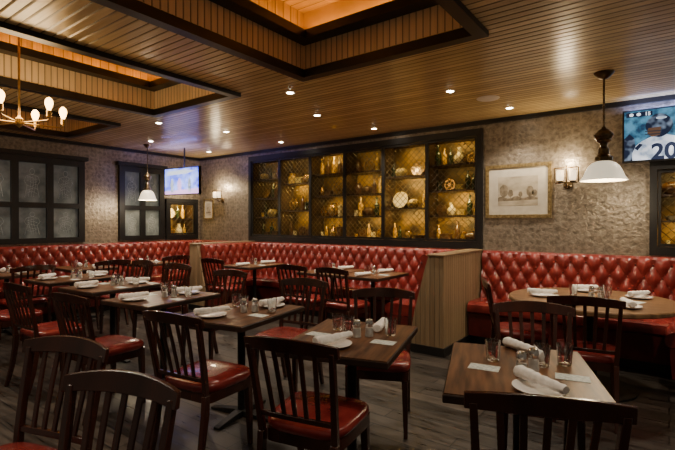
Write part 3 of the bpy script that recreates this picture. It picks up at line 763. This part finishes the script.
def tv(loc, w, h, tilt, label, style, pole=False, rz=0):
    e = empty('television', label, 'television', loc, rz); e.rotation_euler = (tilt, 0, rz)
    bm = NB(); box(bm, -w / 2, w / 2, -.02, .03, -h / 2, h / 2); mk('bezel', bm, M_black, e, smooth=False)
    bz = .016
    bm = NB(); box(bm, -w / 2 + bz, w / 2 - bz, -.0208, -.0201, -h / 2 + bz, h / 2 - bz); sc = mk('screen', bm, E_crowd if style == 0 else E_vio, e, smooth=False)
    W, H = w / 2 - bz, h / 2 - bz
    def shape(nm, pts, mt, k): bm = NB(); flat(bm, pts, -.021 - .0006 * k); mk(nm, bm, mt, sc, smooth=False)
    if style == 0:
        shape('second_player', [(-W, -H), (-W, -H * .1), (-W * .9, H * .1), (-W * .8, -H * .1), (-W * .76, -H)], E_helm, 2)
        sh = [(-W * .84, -H), (-W * .84, -H * .7), (-W * .78, -H * .42), (-W * .66, -H * .24), (-W * .52, -H * .12), (-W * .40, -H * .04), (-W * .2, -H * .04), (-W * .04, -H * .14), (W * .08, -H * .3), (W * .16, -H * .6), (W * .18, -H)]
        shape('player_jersey', sh, E_jersey, 3)
        shape('shoulder_stripe', [(-W * .80, -H * .5), (-W * .70, -H * .32), (-W * .64, -H * .38), (-W * .74, -H * .6)], E_dark, 4)
        hc = (-W * .34, H * .34)
        hp = [(hc[0] + .105 * math.cos(t) * (1 + .08 * math.cos(2 * t)), hc[1] + .12 * math.sin(t)) for t in [2 * pi * i / 28 for i in range(28)]]
        shape('player_helmet', hp, E_helm, 5)
        shape('helmet_shine', ell(hc[0] + .02, hc[1] + .075, .045, .014), E_jersey, 6)
        shape('face_opening', [(-W * .56, H * .02), (-W * .46, -H * .10), (-W * .32, -H * .04), (-W * .30, H * .28), (-W * .54, H * .26)], E_skin, 6)
        for k in range(2): shape('face_mask_bar', [(-W * .60, H * (.0 + .12 * k)), (-W * .30, H * (-.02 + .12 * k)), (-W * .30, H * (.02 + .12 * k)), (-W * .60, H * (.04 + .12 * k))], E_gmask, 7)
        shape('score_bar', [(-W * .96, H * .76), (-W * .46, H * .76), (-W * .46, H * .95), (-W * .96, H * .95)], E_dark, 7)
        text_mesh('20', .22, -W * .24, -H * 1.0 + .004, -.0252, E_dark, sc, 'jersey_number', .03)
        text_mesh('15', .05, -W * .55, H * .785, -.0258, E_white, sc, 'score_text')
        shape('team_badge', ell(-W * .86, H * .855, .018, .016), E_white, 8)
        shape('team_badge', ell(-W * .72, H * .855, .018, .016), E_white, 8)
    else:
        shape('bright_band', [(-W * .9, H * .5), (W * .3, H * .55), (W * .8, H * .75), (W * .2, H * .9), (-W * .8, H * .8)], E_white, 1)
        shape('field_band', [(-W, -H), (W, -H), (W, -H * .6), (-W, -H * .75)], E_pink, 1)
        for k, (px, s_) in enumerate([(-.55, .6), (-.1, .7), (.5, .55)]):
            x = W * px
            shape('player', [(x - .05 * s_, -H * .85), (x - .08 * s_, -.06), (x - .06 * s_, .0), (x - .025, .02 * s_), (x - .02, .07 * s_), (x + .02, .07 * s_), (x + .025, .02 * s_), (x + .07 * s_, -.02), (x + .06 * s_, -H * .85)], E_jersey if k != 1 else E_pink, 2 + k)
    if pole:
        bm = NB(); tube(bm, [(0, .05, .0), (0, .05, ZC - loc[2] - .002)], .012, 10); box(bm, -.1, .1, .03, .07, -.08, .08); mk('mount', bm, M_black, e)
    else:
        bm = NB(); box(bm, -.15, .15, .03, .069, -.1, .1); mk('mount', bm, M_black, e, smooth=False)
    return e
tv((.06, YW - .07, 2.29), .93, .54, 0, 'wall-mounted flat television showing a football game', 0)
tv((-6.72, 4.62, 2.10), .86, .47, 0, 'flat television hung from the ceiling with blue sports picture', 1, pole=True, rz=R(6))
area('television_glow', (-6.72, 4.52, 2.36), (math.radians(160), 0, 0), .8, .1, 9, (.25, .25, 1))
area('television_glow', (.06, YW - .12, 2.57), (math.radians(150), 0, 0), .85, .06, 4, (.35, .45, 1))

# ---------------------------------------------------------------- ceiling fixtures
DL = None
def downlight(x, y, energy=30, ang=118):
    global DL, DLK
    if DL is None:
        e = empty('recessed_downlight', 'small round recessed ceiling downlight, lit', 'light', (x, y, ZC), group='recessed ceiling downlights')
        bm = NB(); lathe(bm, [(.036, -.0005), (.05, -.0005), (.048, -.006), (.036, -.007)], 24); mk('trim_ring', bm, M_trimw, e)
        bm = NB(); lathe(bm, [(0, -.011), (.024, -.0105), (.035, -.0075), (0, -.0075)], 24); mk('lens', bm, M_down, e)
        DL = e; DLK = kidtree(e)
    else: clone(DL, DLK, (x, y, ZC))
    if energy: spot('downlight_spot', (x, y, ZC - .03), energy * 1.75, (1, .85, .66), ang, .6, size=.04)
for x, y, en in [(-1.73, 4.19, 42), (-3.4, 4.19, 42), (-5.05, 4.19, 42), (-6.6, 3.97, 42), (-3.26, 5.25, 38), (-1.45, 5.2, 38), (-5.0, 5.25, 38), (-6.75, 5.2, 38), (.2, 5.1, 38),
                 (-3.02, 3.3, 44), (-5.3, 3.3, 44), (.62, 3.1, 36), (-3.02, .55, 42), (-5.3, 1.2, 40), (-.35, 1.6, 34), (-.4, -.3, 12), (-3.02, -.6, 10), (-7.3, 1.6, 38)]:  # some of these, out of view, are added to brighten dim spots
    downlight(x, y, en)
e = empty('ceiling_speaker', 'round white perforated ceiling speaker', 'speaker', (-1.52, 4.68, ZC))
bm = NB(); lathe(bm, [(0, -.006), (.10, -.008), (.11, -.004), (.115, -.0005), (0, -.0005)], 32); mk('grille', bm, M_trimw, e)
w = bpy.data.worlds.new('world'); scene.world = w; w.use_nodes = True
w.node_tree.nodes['Background'].inputs[0].default_value = (1, .82, .62, 1); w.node_tree.nodes['Background'].inputs[1].default_value = .13

# ---------------------------------------------------------------- camera
cam = bpy.data.cameras.new('camera'); cam.lens = 24; cam.sensor_width = 36
co = bpy.data.objects.new('camera', cam); COL.objects.link(co); co.location = (0, 0, 1.4)
co.rotation_euler = (R(90 - .38), 0, R(36.46)); scene.camera = co
